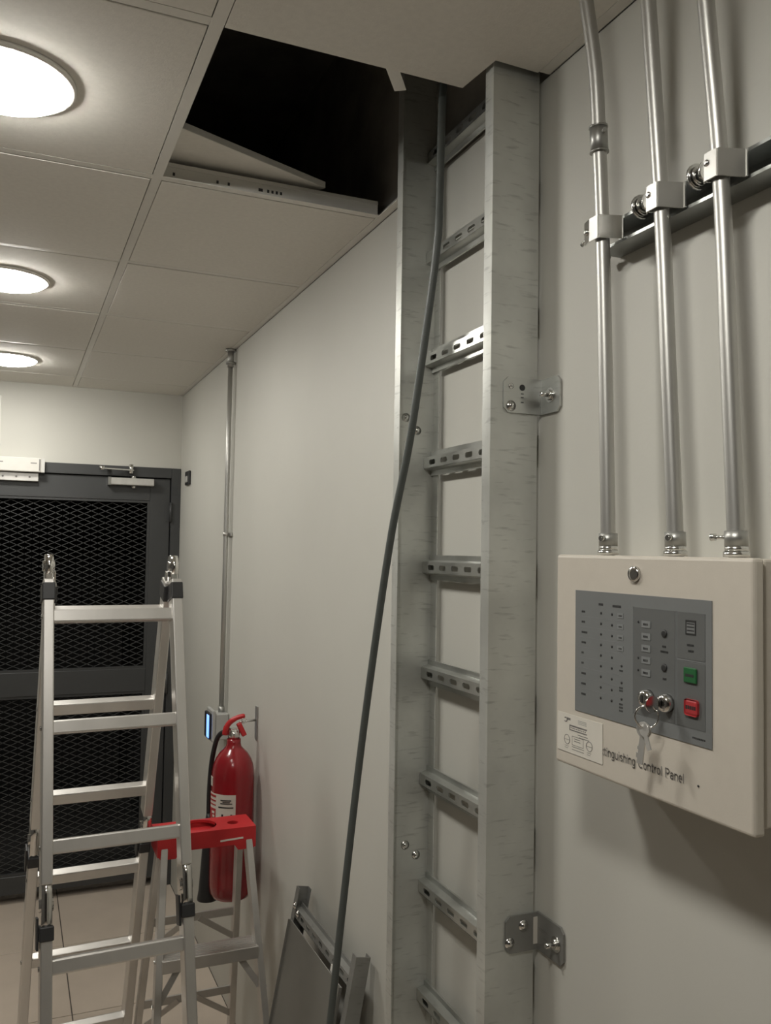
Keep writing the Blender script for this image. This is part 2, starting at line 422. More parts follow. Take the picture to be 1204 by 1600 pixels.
b = MB(); b.box(-.3665, -.352, LY0-.047, LY0, 2.028, 2.068); b.cyl((-.24, LY0-.022, 2.066), (-.24, LY0-.022, 2.078), .012, 14); b.cyl((-.24, LY0-.022, 2.016), (-.24, LY0-.022, 2.03), .012, 14); b.build('end_cap', 'bright', cl)
b = MB(); b.bar((-.245, LY0-.030, 2.1065), (-.405, LY0-.075, 2.1065), .006, .022, (0,0,1)); b.cyl((-.255, LY0-.035, 2.09), (-.255, LY0-.035, 2.135), .011, 14); b.cyl((-.40, LY0-.073, 2.099), (-.40, LY0-.073, 2.118), .012, 14)
b.bar((-.40, LY0-.073, 2.112), (-.36, YD, 2.112), .005, .016, (0,0,1))
b.build('closer_arm', 'bright', cl)
ml = MB().bbox(-.905, -.680, LY0-.060, YD, 2.073, 2.142, .003, 1); ml = ml.build('door_magnet', 'white', dr)
MB().box(-.680, -.664, LY0-.058, YD, 2.073, 2.140).build('magnet_end_cap', 'silver', ml)
b = MB(); b.box(-.872, -.850, LY0-.0610, LY0-.0600, 2.115, 2.119); b.box(-.728, -.700, LY0-.0610, LY0-.06, 2.114, 2.118); b.box(-.690, -.684, LY0-.0615, LY0-.0600, 2.080, 2.136); b.build('magnet_slots', 'inkgrey', ml)
ap = MB().bbox(-.898, -.690, LY0-.030, LY0, 2.030, 2.070, .002, 1).build('armature_plate', 'silver', dr)
b = MB()
for xx in (-.85, -.79, -.73): b.cyl((xx, LY0-.032, 2.050), (xx, LY0-.030, 2.050), .005, 10)
b.build('armature_screws', 'inkgrey', ap)
o = MB().bbox(-.884, -.866, YF-.016, YF-.001, 2.205, 2.44, .002, 1).build('cable_trunking', 'white'); tag(o, 'short white vertical cable trunking above the door magnet', 'trunking')

# small switch on the right wall beside the door
t = thing('wall_switch', 'small dark square switch on the wall beside the door frame', 'switch')
MB().bbox(-.012, -.001, 4.285, 4.385, 2.030, 2.098, .002, 1).build('plate', 'black', t)
MB().bbox(-.017, -.012, 4.305, 4.365, 2.042, 2.072, .001, 1).build('rocker', 'greybox', t)

# ------------------------------------------------------------------ cable ladder on the wall
YR, YL = 1.204, 1.587
XFR, XBK = -.098, -.010
def rail(y, sgn, z0, z1, name, mat, parent, xf=XFR, xb=XBK, fl_=.026):
    # C rail, web at y, flanges reaching towards +sgn
    t = .002
    a, c, e = y, y+sgn*t, y+sgn*fl_
    poly = [(xf, a), (xb, a), (xb, e), (xb-t, e), (xb-t, c), (xf+t, c), (xf+t, e), (xf, e)]
    return MB().prism(poly, 'z', z0, z1).build(name, mat, parent)
def rung_mesh(length, name='rung', mat='galv_rung', parent=None):
    # hat profile, slotted crown facing the room, runs along +y from 0
    b = MB(); L_ = length
    n = max(2, int(round(L_/.0505))); off = (L_-(n-1)*.0505)/2
    hs = [(off+.0505*i, 0, .014, .0052, 12) for i in range(n)]
    b.holed(0, L_, -.0105, .0115, hs, lambda u, v, t_: (-.032+t_, u, v), .0018)
    for s in (1, -1):
        p = [(-.0302, .0115), (-.032, .0115), (-.0165, .0150), (-.0165, .0250), (-.0147, .0250), (-.0147, .0132), (-.030, .0097)]
        b.prism([(x_, z_*s) for x_, z_ in p], 'y', 0, L_)
        b.box(-.0147, -.0125, 0, L_, min(.020*s, .025*s), max(.020*s, .025*s))
    return b.build(name, mat, parent)
lad = thing('cable_ladder', 'tall galvanised cable ladder fixed upright on the wall through the ceiling', 'cable ladder')
rr_ = rail(YR, 1, .02, 3.08, 'side_rail', 'galv', lad)
rl_ = rail(YL, -1, .02, 3.08, 'side_rail', 'galv', lad)
r0 = rung_mesh(YL-YR-.006, parent=lad)
for i, k in enumerate(range(-8, 7)):
    loc = (0, YR+.003, 1.687+.211*k)
    if i == 0: r0.location = loc
    else: shared(r0, loc, lad)
def dome(b, p, r, d):
    # domed bolt head at p pointing along d (axis name, sign)
    ax, s = d
    b.lathe([(r*1.5, 0), (r*1.5, s*.0012), (r, s*.0014), (r*.95, s*r*.45), (r*.6, s*r*.8), (r*.1, s*r*.92)], p, 12, ax)
b0 = None
for p in ((-.073, 1.585, 1.989), (-.048, 1.585, 1.964), (-.062, 1.585, 1.137), (-.038, 1.585, 1.115)):
    b = MB(); dome(b, p, .006, ('y', -1)); b.build('bolt', 'bright', rl_)
def wall_bracket(z, lab, flip, dark=False):
    t = thing('wall_bracket', lab, 'bracket', 'angle brackets fixing the cable ladder to the wall')
    mat = 'galv_dark' if dark else 'galv_rung'
    c = .008; y1 = YR-.0005; y0 = y1-.003
    z0, z1 = z-.029, z+.029
    xa = -.075 if not dark else -.063
    MB().prism([(xa+c, z0), (-.001, z0), (-.001, z1), (xa+c, z1), (xa, z1-c), (xa, z0+c)], 'y', y0, y1).build('rail_leg', mat, t)
    wy = 1.148 if not dark else 1.130
    MB().prism([(y0, z0), (y0, z1), (wy+c, z1), (wy, z1-c), (wy, z0+c), (wy+c, z0)], 'x', -.0045, -.001).build('wall_leg', mat, t)
    b = MB()
    hx = wy+.026 if not dark else wy+.018
    b.cyl((-.0045, hx, z), (-.010, hx, z), .0085, 6); b.cyl((-.010, hx, z), (-.024, hx, z), .0038, 10); b.cyl((-.0045, hx, z), (-.006, hx, z), .012, 16)
    b.build('anchor_bolt', 'bright', t)
    pts = [(-.062, z-.018), (-.062, z+.014)] if not dark else [(-.056, z-.012), (-.031, z+.012)]
    for i, (px_, pz_) in enumerate(pts):
        b = MB(); dome(b, (px_, y0, pz_), .0058 if (dark or i == 0) else .003, ('y', -1))
        b.build('bolt', 'bright', t)
    b = MB()
    if not dark:
        b.lathe([(.0052, 0), (.0052, -.0005)], (-.041, y0, z+.013), 14, 'y')
        for q in (0, .006, .014): b.box(-.0435, -.0385, y0-.0005, y0, z+.002-q, z+.0035-q)
    else:
        b.box(-.012, -.002, y0-.0006, y0, z-.020, z+.022)
    b.build('stamp', 'ink' if not dark else 'paper', t)
    return t
wall_bracket(1.975, 'galvanised angle bracket holding the upper cable ladder rail beside the conduits', 1)
wall_bracket(1.116, 'dark galvanised angle bracket low on the cable ladder below the control panel', 1, True)

# black cable hanging from the open bay
pts = [(-.13, 1.34, 2.95), (-.125, 1.338, 2.75), (-.125, 1.332, 2.565), (-.13, 1.327, 2.493), (-.14, 1.311, 2.337), (-.15, 1.298, 2.242), (-.16, 1.318, 2.091), (-.17, 1.355, 1.909), (-.18, 1.403, 1.754),
       (-.19, 1.45, 1.547), (-.2, 1.493, 1.321), (-.22, 1.505, 1.089), (-.24, 1.513, .861), (-.262, 1.53, .6), (-.285, 1.55, .3), (-.30, 1.57, .03)]
def smooth_path(P, n=6):
    P = [Vector(p) for p in P]; out = []
    for i in range(len(P)-1):
        p0, p1, p2, p3 = P[max(i-1,0)], P[i], P[i+1], P[min(i+2,len(P)-1)]
        for k in range(n):
            t = k/n
            out.append(.5*((2*p1)+(p2-p0)*t+(2*p0-5*p1+4*p2-p3)*t*t+(3*p1-p0-3*p2+p3)*t**3))
    return out+[P[-1]]
o = MB().tube(smooth_path(pts), .0068, 12).build('power_cable', 'cable'); tag(o, 'thick black cable hanging out of the open ceiling bay', 'cable')

# ------------------------------------------------------------------ conduits, strut and clamps
t = thing('strut_channel', 'galvanised strut channel fixed level on the wall behind three conduits', 'strut')
z0, z1, ye, yn = 2.148, 2.184, 1.005, .30
b = MB(); tk = .0022
b.prism([(-.001, z0), (-.001, z1), (-.041, z1), (-.041, z1-.0042), (-.036, z1-.0042), (-.036, z1-.0032), (-.0388, z1-.0032), (-.0388, z1-tk), (-.001-tk, z1-tk),
         (-.001-tk, z0+tk), (-.0388, z0+tk), (-.0388, z0+.0032), (-.036, z0+.0032), (-.036, z0+.0042), (-.041, z0+.0042), (-.041, z0)], 'y', yn, ye)
b.build('channel', 'strut_in', t)
b = MB(); b.cyl((-.020, ye, z0-.001), (-.020, ye+.016, z0-.004), .0035, 8); b.cyl((-.020, ye+.012, z0-.003), (-.020, ye+.018, z0-.0045), .006, 6); b.build('end_bolt', 'zincdull', t)
R_C = .0098
CP = [[(-.060, .952, 1.722), (-.060, .9525, 1.742), (-.060, .959, 1.951), (-.062, .965, 2.156), (-.070, .963, 2.289), (-.078, .961, 2.385), (-.0905, .966, 2.485), (-.104, .972, 2.60), (-.112, .976, 2.8)],
      [(-.060, .8235, 1.722), (-.060, .824, 1.742), (-.060, .836, 1.946), (-.062, .847, 2.159), (-.080, .851, 2.419), (-.090, .854, 2.56), (-.10, .857, 2.8)],
      [(-.060, .7275, 1.722), (-.060, .728, 1.742), (-.060, .738, 1.942), (-.062, .748, 2.161), (-.080, .752, 2.361), (-.092, .755, 2.52), (-.10, .757, 2.8)]]
def at_z(P, z):
    for a, c in zip(P, P[1:]):
        if a[2] <= z <= c[2]:
            k = (z-a[2])/(c[2]-a[2]); return Vector([a[i]+(c[i]-a[i])*k for i in range(3)])
CLAB = ['zinc conduit pipe with a coupling above the strut, farthest from the viewer', 'zinc conduit pipe in the middle of the three above the control panel', 'zinc conduit pipe nearest the viewer, entering the right of the control panel']
for ci, (P, lab) in enumerate(zip(CP, CLAB)):
    t = thing('conduit_pipe', lab, 'conduit', 'conduits rising from the control panel')
    MB().tube(smooth_path(P, 5), R_C, 20).build('pipe', 'zinc', t)
    p0 = at_z(P, 1.728); p1 = at_z(P, 1.746)
    c = MB().tube([at_z(P, 1.7305), at_z(P, 1.7475)], R_C+.0028, 20).build('collar', 'zincdull', t)
    b = MB()
    if ci < 2: sx, sy = p1.x-.0125, p1.y-.004; b.cyl((p1.x-.010, sy, 1.7405), (sx-.004, sy-.002, 1.7405), .0038, 10); b.cyl((sx-.004, sy-.002, 1.7405), (sx-.005, sy-.0025, 1.7405), .002, 8)
    else: b.cyl((p1.x-.006, p1.y+.010, 1.7405), (p1.x-.010, p1.y+.024, 1.7405), .0022, 8); b.cyl((p1.x-.0095, p1.y+.021, 1.7405), (p1.x-.011, p1.y+.026, 1.7405), .0042, 10)
    b.build('collar_screw', 'bright', c)
    b = MB(); b.tube([(p0.x, p0.y, 1.7185), (p0.x, p0.y, 1.7245)], R_C+.0042, 20); b.tube([(p0.x, p0.y, 1.7245), (p0.x, p0.y, 1.7305)], R_C+.0028, 20); b.build('locknut', 'bright', t)
    if ci == 0:
        c = MB().tube([at_z(P, z_) for z_ in (2.272, 2.290, 2.308)], R_C+.0024, 20); 
        for z_ in (2.272, 2.306): c.tube([at_z(P, z_), at_z(P, z_+.0025)], R_C+.0034, 20)
        c = c.build('coupling', 'zincdull', t)
        q = at_z(P, 2.297); MB().cyl((q.x, q.y-.010, q.z), (q.x-.003, q.y-.017, q.z), .003, 8).build('coupling_screw', 'zincdull', c)
    # strut clamp round the pipe
    q = at_z(P, 2.166); r = R_C+.0006; cy, cxp = q.y, q.x
    lb = ['bright strut clamp with a wing screw at the strut end, on the farthest conduit', 'strut clamp with washers and nut on the middle conduit', 'strut clamp with washers and nut on the conduit nearest the viewer'][ci]
    t = thing('pipe_clamp', lb, 'clamp', 'strut clamps on the conduits')
    outer, inner = [], []
    ear = .026 if ci == 0 else .0145
    prof = [(cy+ear, cxp-.0085), (cy+.010, cxp-.0125), (cy-.0085, cxp-.0125), (cy-.019, -.0432), (cy-.023, -.0432)]
    b = MB(); th = .002; zz0, zz1 = 2.150, 2.182
    for (ya, xa), (yb, xb) in zip(prof, prof[1:]):
        d = Vector((xb-xa, yb-ya, 0)); n_ = Vector((d.y, -d.x, 0)).normalized()*th
        if n_.x > 0: n_ = -n_
        vs_ = [b.bm.verts.new(p_) for p_ in ((xa,ya,zz0),(xb,yb,zz0),(xb+n_.x,yb+n_.y,zz0),(xa+n_.x,ya+n_.y,zz0),(xa,ya,zz1),(xb,yb,zz1),(xb+n_.x,yb+n_.y,zz1),(xa+n_.x,ya+n_.y,zz1))]
        for f in ((0,3,2,1),(4,5,6,7),(0,1,5,4),(1,2,6,5),(2,3,7,6),(3,0,4,7)): b.bm.faces.new([vs_[i] for i in f])
    b.build('band', 'bright' if ci == 0 else 'zinc', t)
    b = MB()
    if ci == 0:
        b.lathe([(.0045, 0), (.0045, -.003), (.002, -.0045)], (cxp-.0118, cy+.018, 2.166), 12, 'x')
        b.cyl((cxp-.006, cy+.020, 2.162), (cxp-.008, cy+.036, 2.154), .0028, 8)
    else:
        yy = cy+.020
        b.tube([(cxp-.004, cy+.010, 2.166), (cxp-.004, cy+.036, 2.166)], .0028, 8)
        for d_, rr2, hh in ((.0145, .013, .0025), (.019, .0085, .006), (.026, .012, .003), (.030, .0155, .0035)):
            b.tube([(cxp-.004, cy+d_, 2.166), (cxp-.004, cy+d_+hh, 2.166)], rr2, 16 if rr2 != .0085 else 6)
        b.lathe([(.004, 0), (.004, -.002), (.002, -.0035)], (cxp-.0135, cy+.006, 2.170), 10, 'x')
    b.build('screw', 'bright', t)

# ------------------------------------------------------------------ extinguishing control panel
cp = thing('control_panel', 'cream wall-mounted extinguishing control panel with grey keypad and hanging keys', 'control panel')
PY0, PY1, PZ0, PZ1 = .665, 1.014, 1.435, 1.718
MB().bbox(-.082, -.001, PY0+.004, PY1-.004, PZ0+.006, PZ1-.001, .003, 2).build('back_box', 'cream', cp)
lid = MB().bbox(-.100, -.0845, PY0, PY1, PZ0, PZ1, .004, 3).build('cover', 'cream', cp)
FX = -.1003
# cam lock at the top
b = MB(); b.lathe([(.0098, 0), (.0098, -.003), (.0085, -.0045), (.004, -.0045)], (FX, .848, 1.696), 20, 'x'); b.build('cam_lock', 'chrome', cp)
mem = MB().box(FX-.0008, FX+.0002, .722, .968, 1.512, 1.671).build('keypad', 'membrane', cp)
m2 = MB(); m2.box(FX-.0012, FX-.0008, .778, .849, 1.529, 1.656); m2.box(FX-.0012, FX-.0008, .7315, .7745, 1.604, 1.656); m2.box(FX-.0012, FX-.0008, .7315, .7745, 1.529, 1.601)
m2.build('keypad_field', 'membrane2', mem)
K = FX-.0012; K0 = FX-.0008
def pad(b, y, z, wy, wz, x=K, th=.0004): b.box(x-th, x, y-wy/2, y+wy/2, z-wz/2, z+wz/2)
zr = [1.644-.01345*i for i in range(9)]
b = MB()
for i, z in enumerate(zr):
    for y in (.913, .891): b.lathe([(.0017, 0), (.0017, -.0005), (.0006, -.0007)], (K0, y, z), 8, 'x')
for z in (1.582, 1.5615, 1.5415): b.lathe([(.0017, 0), (.0017, -.0005), (.0006, -.0007)], (K0, .872, z), 8, 'x')
for z in (1.639, 1.596, 1.5815): b.lathe([(.0015, 0), (.0015, -.0005), (.0006, -.0007)], (K, .8405, z), 8, 'x')
b.build('indicator_leds', 'ink', mem)
b = MB()
wds = [.008, .008, .014, .010, .006, .006, .011, .010, .011]
for z, wd in zip(zr, wds):
    n = max(2, int(wd/.0025))
    for i in range(n): pad(b, .953-.0025*i, z-.0005, .0016, .0026, K0, .0003)
for i in range(4): pad(b, .917-.0024*i, 1.655, .0016, .003, K0, .0003)
for i in range(7): pad(b, .889-.0024*i, 1.6545, .0016, .003, K0, .0003)
for z in (1.576, 1.555, 1.5515, 1.535, 1.531, 1.527):
    for i in range(3): pad(b, .8755-.0024*i, z, .0014, .0022, K0, .0003)
for z, n, y in ((1.614, 3, .798), (1.608, 6, .801), (1.577, 3, .797), (1.620, 5, .758), (1.6135, 4, .756)):
    for i in range(n): pad(b, y-.0022*i, z, .0015, .0024, K, .0003)
for i in range(8): pad(b, .750-.0025*i, 1.5195, .0016, .0018, K0, .0003)
b.build('legend', 'ink', mem)
b = MB()
for i in range(8): pad(b, .915, zr[i]-.0068, .09, .0004, K0, .0002)
for y in (.8505, .7763): pad(b, y, 1.5925, .0006, .128, K0, .0005)
pad(b, .753, 1.6025, .043, .0006, K0, .0005)
b.build('ruled_lines', 'key', mem)
kt = MB()
for z in zr[:4]: b = MB(); pad(b, .8745, z-.0005, .0115, .0062, K0, .0006); b.build('keypad_button', 'key', mem); [pad(kt, .8765-.0022*i, z-.0007, .0014, .002, K0-.0006, .0002) for i in range(3)]
for z in (1.637, 1.6225, 1.6085, 1.5945, 1.5798): b = MB(); pad(b, .8265, z, .0155, .0080, K, .0007); b.build('keypad_button', 'key', mem); [pad(kt, .8305-.0022*i, z-.0002, .0015, .0026, K-.0007, .0002) for i in range(4)]
kt.build('key_print', 'ink', mem)
for z in (1.629, 1.590): MB().lathe([(.0045, 0), (.0045, -.0012), (.003, -.0016)], (K, .795, z), 14, 'x').build('buzzer_hole', 'ink', mem)
b = MB(); pad(b, .753, 1.6395, .016, .0165, K, .0004); b.build('emblem', 'ink', mem)
b = MB(); pad(b, .7525, 1.6392, .0125, .0120, K-.0004, .0003); b.build('emblem_field', 'membrane', mem)
b = MB(); [pad(b, .7525, 1.6392+d_, .011, .0012, K-.0007, .0002) for d_ in (-.003, .001, .0045)]; b.build('emblem_lines', 'ink', mem)
gb = MB().bbox(K-.0025, K, .7425, .7625, 1.5785, 1.5955, .001, 1).build('green_button', 'green', cp)
MB().box(K-.0028, K-.0025, .746, .759, 1.5855, 1.5885).build('button_print', 'ink', gb)
rb = MB().bbox(K-.0025, K, .740, .7605, 1.5430, 1.5610, .003, 2).build('red_button', 'red_btn', cp)
b = MB(); [b.box(K-.0028, K-.0025, .743+.0032*i, .7453+.0032*i, 1.5500, 1.5540) for i in range(5)]; b.build('button_print', 'ink', rb)
# two key switches, the key in one of them
for yk in (.8215, .789):
    ks = MB().lathe([(.0105, 0), (.0105, -.006), (.0085, -.010), (.0045, -.0105)], (K, yk, 1.5505), 20, 'x').build('key_switch', 'chrome', cp)
    MB().box(K-.0112, K-.0104, yk-.001, yk+.001, 1.546, 1.555).build('keyway', 'ink', ks)
kx = K-.011
b = MB(); b.lathe([(.0095, -.001), (.0095, .001)], (kx-.012, .789, 1.5505), 16, 'y'); b.box(kx-.004, kx+.002, .788, .790, 1.5475, 1.5535)
key = b.build('key', 'chrome', cp)
def ringmesh(c, R_, r_, nrm):
    n_ = Vector(nrm).normalized(); u_ = n_.orthogonal().normalized(); v_ = n_.cross(u_)
    return [Vector(c)+(u_*math.cos(2*math.pi*k/18)+v_*math.sin(2*math.pi*k/18))*R_ for k in range(19)]
MB().tube(ringmesh((kx-.016, .793, 1.536), .013, .0009, (.5, .8, .1)), .0011, 8).build('key_ring', 'chrome', key)
mK = Matrix.Translation((kx-.016, .797, 1.526)) @ Matrix.Rotation(math.radians(10), 4, 'X') @ Matrix.Rotation(math.radians(15), 4, 'Z')
b = MB(); b.tube([mK @ Vector(p_) for p_ in ((-.001, 0, -.006), (.001, 0, -.006))], .0095, 16)
b.box(-.0009, .0009, -.0038, .0038, -.046, -.012, mK); b.box(-.0009, .0009, .0038, .0058, -.040, -.034, mK); b.box(-.0009, .0009, .0038, .0052, -.030, -.026, mK)
b.build('spare_key', 'keysteel', key)
mK = Matrix.Translation((kx-.0185, .796, 1.526)) @ Matrix.Rotation(math.radians(-22), 4, 'X')
b = MB(); b.tube([mK @ Vector(p_) for p_ in ((-.001, 0, -.005), (.001, 0, -.005))], .008, 16); b.box(-.0009, .0009, -.003, .003, -.028, -.010, mK); b.build('spare_key', 'keysteel', key)
# printed name and sticker
def arc(cx, cy, rx, ry, a0, a1, n=8): return [(cx+rx*math.cos(math.radians(a0+(a1-a0)*i/n)), cy+ry*math.sin(math.radians(a0+(a1-a0)*i/n))) for i in range(n+1)]
GLY = {'E': (.62, [[(.6,0),(.06,0),(.06,1.4),(.6,1.4)], [(.06,.72),(.54,.72)]]), 'x': (.52, [[(.02,0),(.5,1)], [(.02,1),(.5,0)]]),
       't': (.36, [[(.16,1.3),(.16,.18)]+arc(.3,.18,.14,.17,180,280,4), [(0,.96),(.34,.96)]]), 'i': (.16, [[(.08,0),(.08,1)], [(.08,1.25),(.08,1.4)]]),
       'n': (.54, [[(.06,0),(.06,1)], [(.06,.62)]+arc(.28,.68,.21,.3,160,0,6)+[(.49,0)]]), 'h': (.54, [[(.06,0),(.06,1.4)], [(.06,.62)]+arc(.28,.68,.21,.3,160,0,6)+[(.49,0)]]),
       'g': (.56, [arc(.27,.5,.22,.48,0,360,14), [(.5,1),(.5,-.12)]+arc(.27,-.14,.23,.26,0,-150,6)]), 'u': (.54, [[(.05,1)]+[(.05,.3)]+arc(.26,.3,.21,.28,180,340,6), [(.48,1),(.48,0)]]),
       's': (.48, [arc(.24,.74,.19,.24,40,270,6)[:-1]+arc(.24,.26,.2,.24,90,-140,6)]), 'C': (.78, [arc(.42,.7,.36,.68,45,315,14)]),
       'o': (.56, [arc(.28,.5,.23,.48,0,360,14)]), 'r': (.34, [[(.06,0),(.06,1)], [(.06,.6)]+arc(.3,.64,.2,.33,170,85,4)]), 'l': (.16, [[(.08,0),(.08,1.4)]]),
       'P': (.66, [[(.06,0),(.06,1.4),(.36,1.4)]+arc(.36,1.03,.25,.37,90,-90,7)+[(.06,.66)]]), 'a': (.54, [arc(.27,.68,.2,.3,165,0,6)+[(.47,0)], [(.47,.56)]+arc(.24,.28,.2,.27,70,340,9)]),
       'e': (.54, [[(.05,.52),(.49,.52)]+arc(.27,.5,.22,.48,0,310,12)]), ' ': (.3, [])}
def letters(body, y, z, xh, sx, name, mat, parent, sw=.17, gap=.13):
    b = MB(); u = 0
    for ch in body:
        wd, strokes = GLY[ch]
        for st_ in strokes:
            for (a0, c0), (a1, c1) in zip(st_, st_[1:]):
                p, q = Vector((0, y-(u+a0)*xh*sx, z+c0*xh)), Vector((0, y-(u+a1)*xh*sx, z+c1*xh))
                d = q-p
                if d.length < 1e-6: continue
                d.normalize(); n_ = Vector((0, -d.z, d.y))*sw*xh/2; e_ = d*sw*xh*.3
                vs_ = [b.bm.verts.new((FX-.0004,)+tuple(v)[1:]) for v in (p-e_+n_, q+e_+n_, q+e_-n_, p-e_-n_)]
                b.bm.faces.new(vs_)
        u += wd+gap
    o = b.build(name, mat, parent); o['kind'] = 'stuff'; return o
letters('Extinguishing Control Panel', .9205, 1.4660, .0072, 1.40, 'panel_name', 'inkgrey', cp)
st = MB().box(FX-.0006, FX, .9095, 1.0075, 1.453, 1.504).build('sticker', 'paper', cp)
S = FX-.0006
b = MB()
def sp(y0, y1, z0, z1): b.box(S-.0002, S, min(y0, y1), max(y0, y1), z0, z1)
sp(.980, .942, 1.4885, 1.4905); sp(.980, .942, 1.4830, 1.4845); sp(.980, .9785, 1.483, 1.4905)
for i in range(9): sp(.977-.0038*i, .9745-.0038*i, 1.4860, 1.4872)
b.tube([(S-.0002, .9885+.0032*math.cos(a), 1.4960+.0028*math.sin(a)) for a in [math.radians(40+28*i) for i in range(11)]], .0006, 6)
sp(.9855, .978, 1.4960, 1.4990)
for z, y0, y1 in ((1.4795, .962, .940), (1.4765, .959, .938)): sp(y0, y1, z, z+.0008)
def rect(y0, y1, z0, z1, t_=.0006): sp(y0, y1, z0, z0+t_); sp(y0, y1, z1-t_, z1); sp(y0, y0-t_, z0, z1); sp(y1, y1+t_, z0, z1)
rect(.9745, .9495, 1.4645, 1.4765)
for z in (1.4730, 1.4700): sp(.970, .956, z, z+.0008)
for z in (1.4620, 1.4585): sp(.9745, .948, z, z+.0007)
for yc in (.9855, .9365):
    b.tube([(S-.0002, yc+.0062*math.cos(2*math.pi*i/20), 1.4700+.0062*math.sin(2*math.pi*i/20)) for i in range(21)], .00035, 6)
    sp(yc+.006, yc-.006, 1.4693, 1.4699); sp(yc+.005, yc-.004, 1.4610, 1.4615); sp(yc+.005, yc-.002, 1.4585, 1.4590)
b.build('sticker_print', 'inkgrey', st)
b = MB(); [b.box(S-.0002, S, .943, .961, z, z+.0005) for z in (1.4985, 1.4965, 1.4945)]; b.build('sticker_fine_print', 'key', st)
MB().lathe([(.0012, 0), (.0012, -.0008)], (FX, .7425, 1.4685), 10, 'x').build('dent', 'ink', cp)

# ------------------------------------------------------------------ far conduit with access reader
t = thing('wall_conduit', 'single zinc conduit running down the far wall to the glowing reader', 'conduit')
MB().tube([(-.020, 3.415, 1.088), (-.020, 3.410, 1.6), (-.020, 3.405, 2.0), (-.020, 3.395, 2.50)], .0095, 16).build('pipe', 'zinc', t)
b = MB(); b.tube([(-.020, 3.395, 2.44), (-.020, 3.395, 2.512)], .0125, 16); b.tube([(-.020, 3.395, 2.452), (-.020, 3.395, 2.460)], .019, 16); b.tube([(-.020, 3.395, 2.502), (-.020, 3.395, 2.511)], .021, 16); b.build('coupling', 'zincdull', t)
for z in (1.774,):
    s_ = MB(); s_.bbox(-.008, -.001, 3.375, 3.445, z-.007, z+.007, .001, 1); s_.tube([(-.020, 3.408, z-.007), (-.020, 3.408, z+.007)], .0115, 16); s_.build('saddle', 'zinc', t)
MB().tube([(-.020, 3.415, 1.070), (-.020, 3.415, 1.096)], .0125, 16).build('collar', 'zincdull', t)
t = thing('access_reader', 'small access reader glowing blue on a steel box beside the extinguisher', 'access reader')
MB().bbox(-.052, -.001, 3.365, 3.455, .975, 1.075, .003, 1).build('back_box', 'greybox', t)
rd = MB().bbox(-.066, -.052, 3.362, 3.47, .968, 1.090, .005, 2).build('cover', 'greybox', t)
MB().bbox(-.078, -.066, 3.372, 3.455, .978, 1.078, .005, 2).build('reader', 'black', t)
MB().bbox(-.0795, -.0765, 3.370, 3.405, .985, 1.072, .001, 1).build('light_strip', 'blue', t)

# ------------------------------------------------------------------ fire extinguisher
EX, EY, ER = -.086, 2.925, .072
t = thing('fire_extinguisher', 'red gas fire extinguisher with black horn hanging on the wall', 'fire extinguisher')
pr = [(.001, .548), (.050, .549), (.062, .556), (.070, .572), (ER, .60), (ER, .945), (.0705, .968), (.066, .992), (.058, 1.012), (.046, 1.030), (.033, 1.042), (.026, 1.050), (.0235, 1.062), (.0235, 1.075), (.001, 1.076)]
cyl_ = MB().lathe(pr, (EX, EY, 0), 40).build('cylinder', 'red', t)
MB().cyl_patch((EX, EY), ER, 5, 60, .775, .905).build('label', 'paper', cyl_)
MB().cyl_patch((EX, EY), ER, 60, 96, .775, .905).build('label', 'paper', cyl_)
b = MB()
for z0, z1 in ((.862, .866), (.786, .789)): b.cyl_patch((EX, EY), ER+.0008, 11, 52, z0, z1)
for z0, z1, a0, a1 in ((.885, .889, 17, 46), (.880, .883, 20, 40), (.875, .878, 14, 46)): b.cyl_patch((EX, EY), ER+.0008, a0, a1, z0, z1)
for a, z in ((40, .838), (16, .838), (50, .812), (17, .812)): b.cyl_patch((EX, EY), ER+.0008, a-2.5, a+2.5, z-.004, z+.004, 3)
b.build('label_print', 'ink', cyl_)
b = MB()
for z0, z1 in ((.893, .900), (.879, .884), (.866, .870), (.783, .856)): b.cyl_patch((EX, EY), ER+.0008, 62, 96, z0, z1)
b.build('label_print', 'redink', cyl_)
b = MB()
for i in range(5): b.cyl_patch((EX, EY), ER+.0016, 66, 78-(i % 2)*4, .792+.012*i, .799+.012*i, 3)
b.cyl_patch((EX, EY), ER, 80, 98, .925, .955)
b.build('label_print', 'paper', cyl_)
b = MB(); b.tube([(EX, EY, 1.075), (EX, EY, 1.105)], .020, 16); b.bbox(EX-.016, EX+.016, EY-.018, EY+.018, 1.082, 1.110, .004, 2); b.build('valve', 'bright', t)
LX, LY = math.cos(.25), -math.sin(.25)
def hp(u, z, v=0): return (EX+LX*u-LY*v*0, EY+LY*u-v, z)
b = MB(); b.tube(smooth_path([hp(-.030, 1.088), hp(-.026, 1.112), hp(-.012, 1.132), hp(.012, 1.146), hp(.036, 1.151)], 4), [.010]*5+[.009]*6+[.008]*5+[.005], 10)
b.build('top_lever', 'redpl', t)
b = MB(); b.bar(hp(.012, 1.128, .008), hp(.033, 1.086, .008), .022, .016, (0, 1, 0), .003); b.build('carry_handle', 'redpl', t)
MB().tube([hp(.030+.009*math.cos(a), 1.136+.009*math.sin(a), .012) for a in [2*math.pi*i/14 for i in range(15)]], .0012, 6).build('safety_pin', 'bright', t)
b = MB(); b.tube(smooth_path([(EX-.018, EY+.02, 1.098), (EX-.042, EY+.05, 1.075), (EX-.055, EY+.075, 1.00), (EX-.062, EY+.078, .90), (EX-.064, EY+.07, .80)], 5), .0085, 10); b.build('hose', 'black', t)
b = MB(); b.lathe([(.034, .530), (.034, .534), (.030, .56), (.026, .62), (.021, .70), (.016, .77), (.012, .80), (.010, .815)], (EX-.066, EY+.055, 0), 24); b.build('horn', 'black', t)
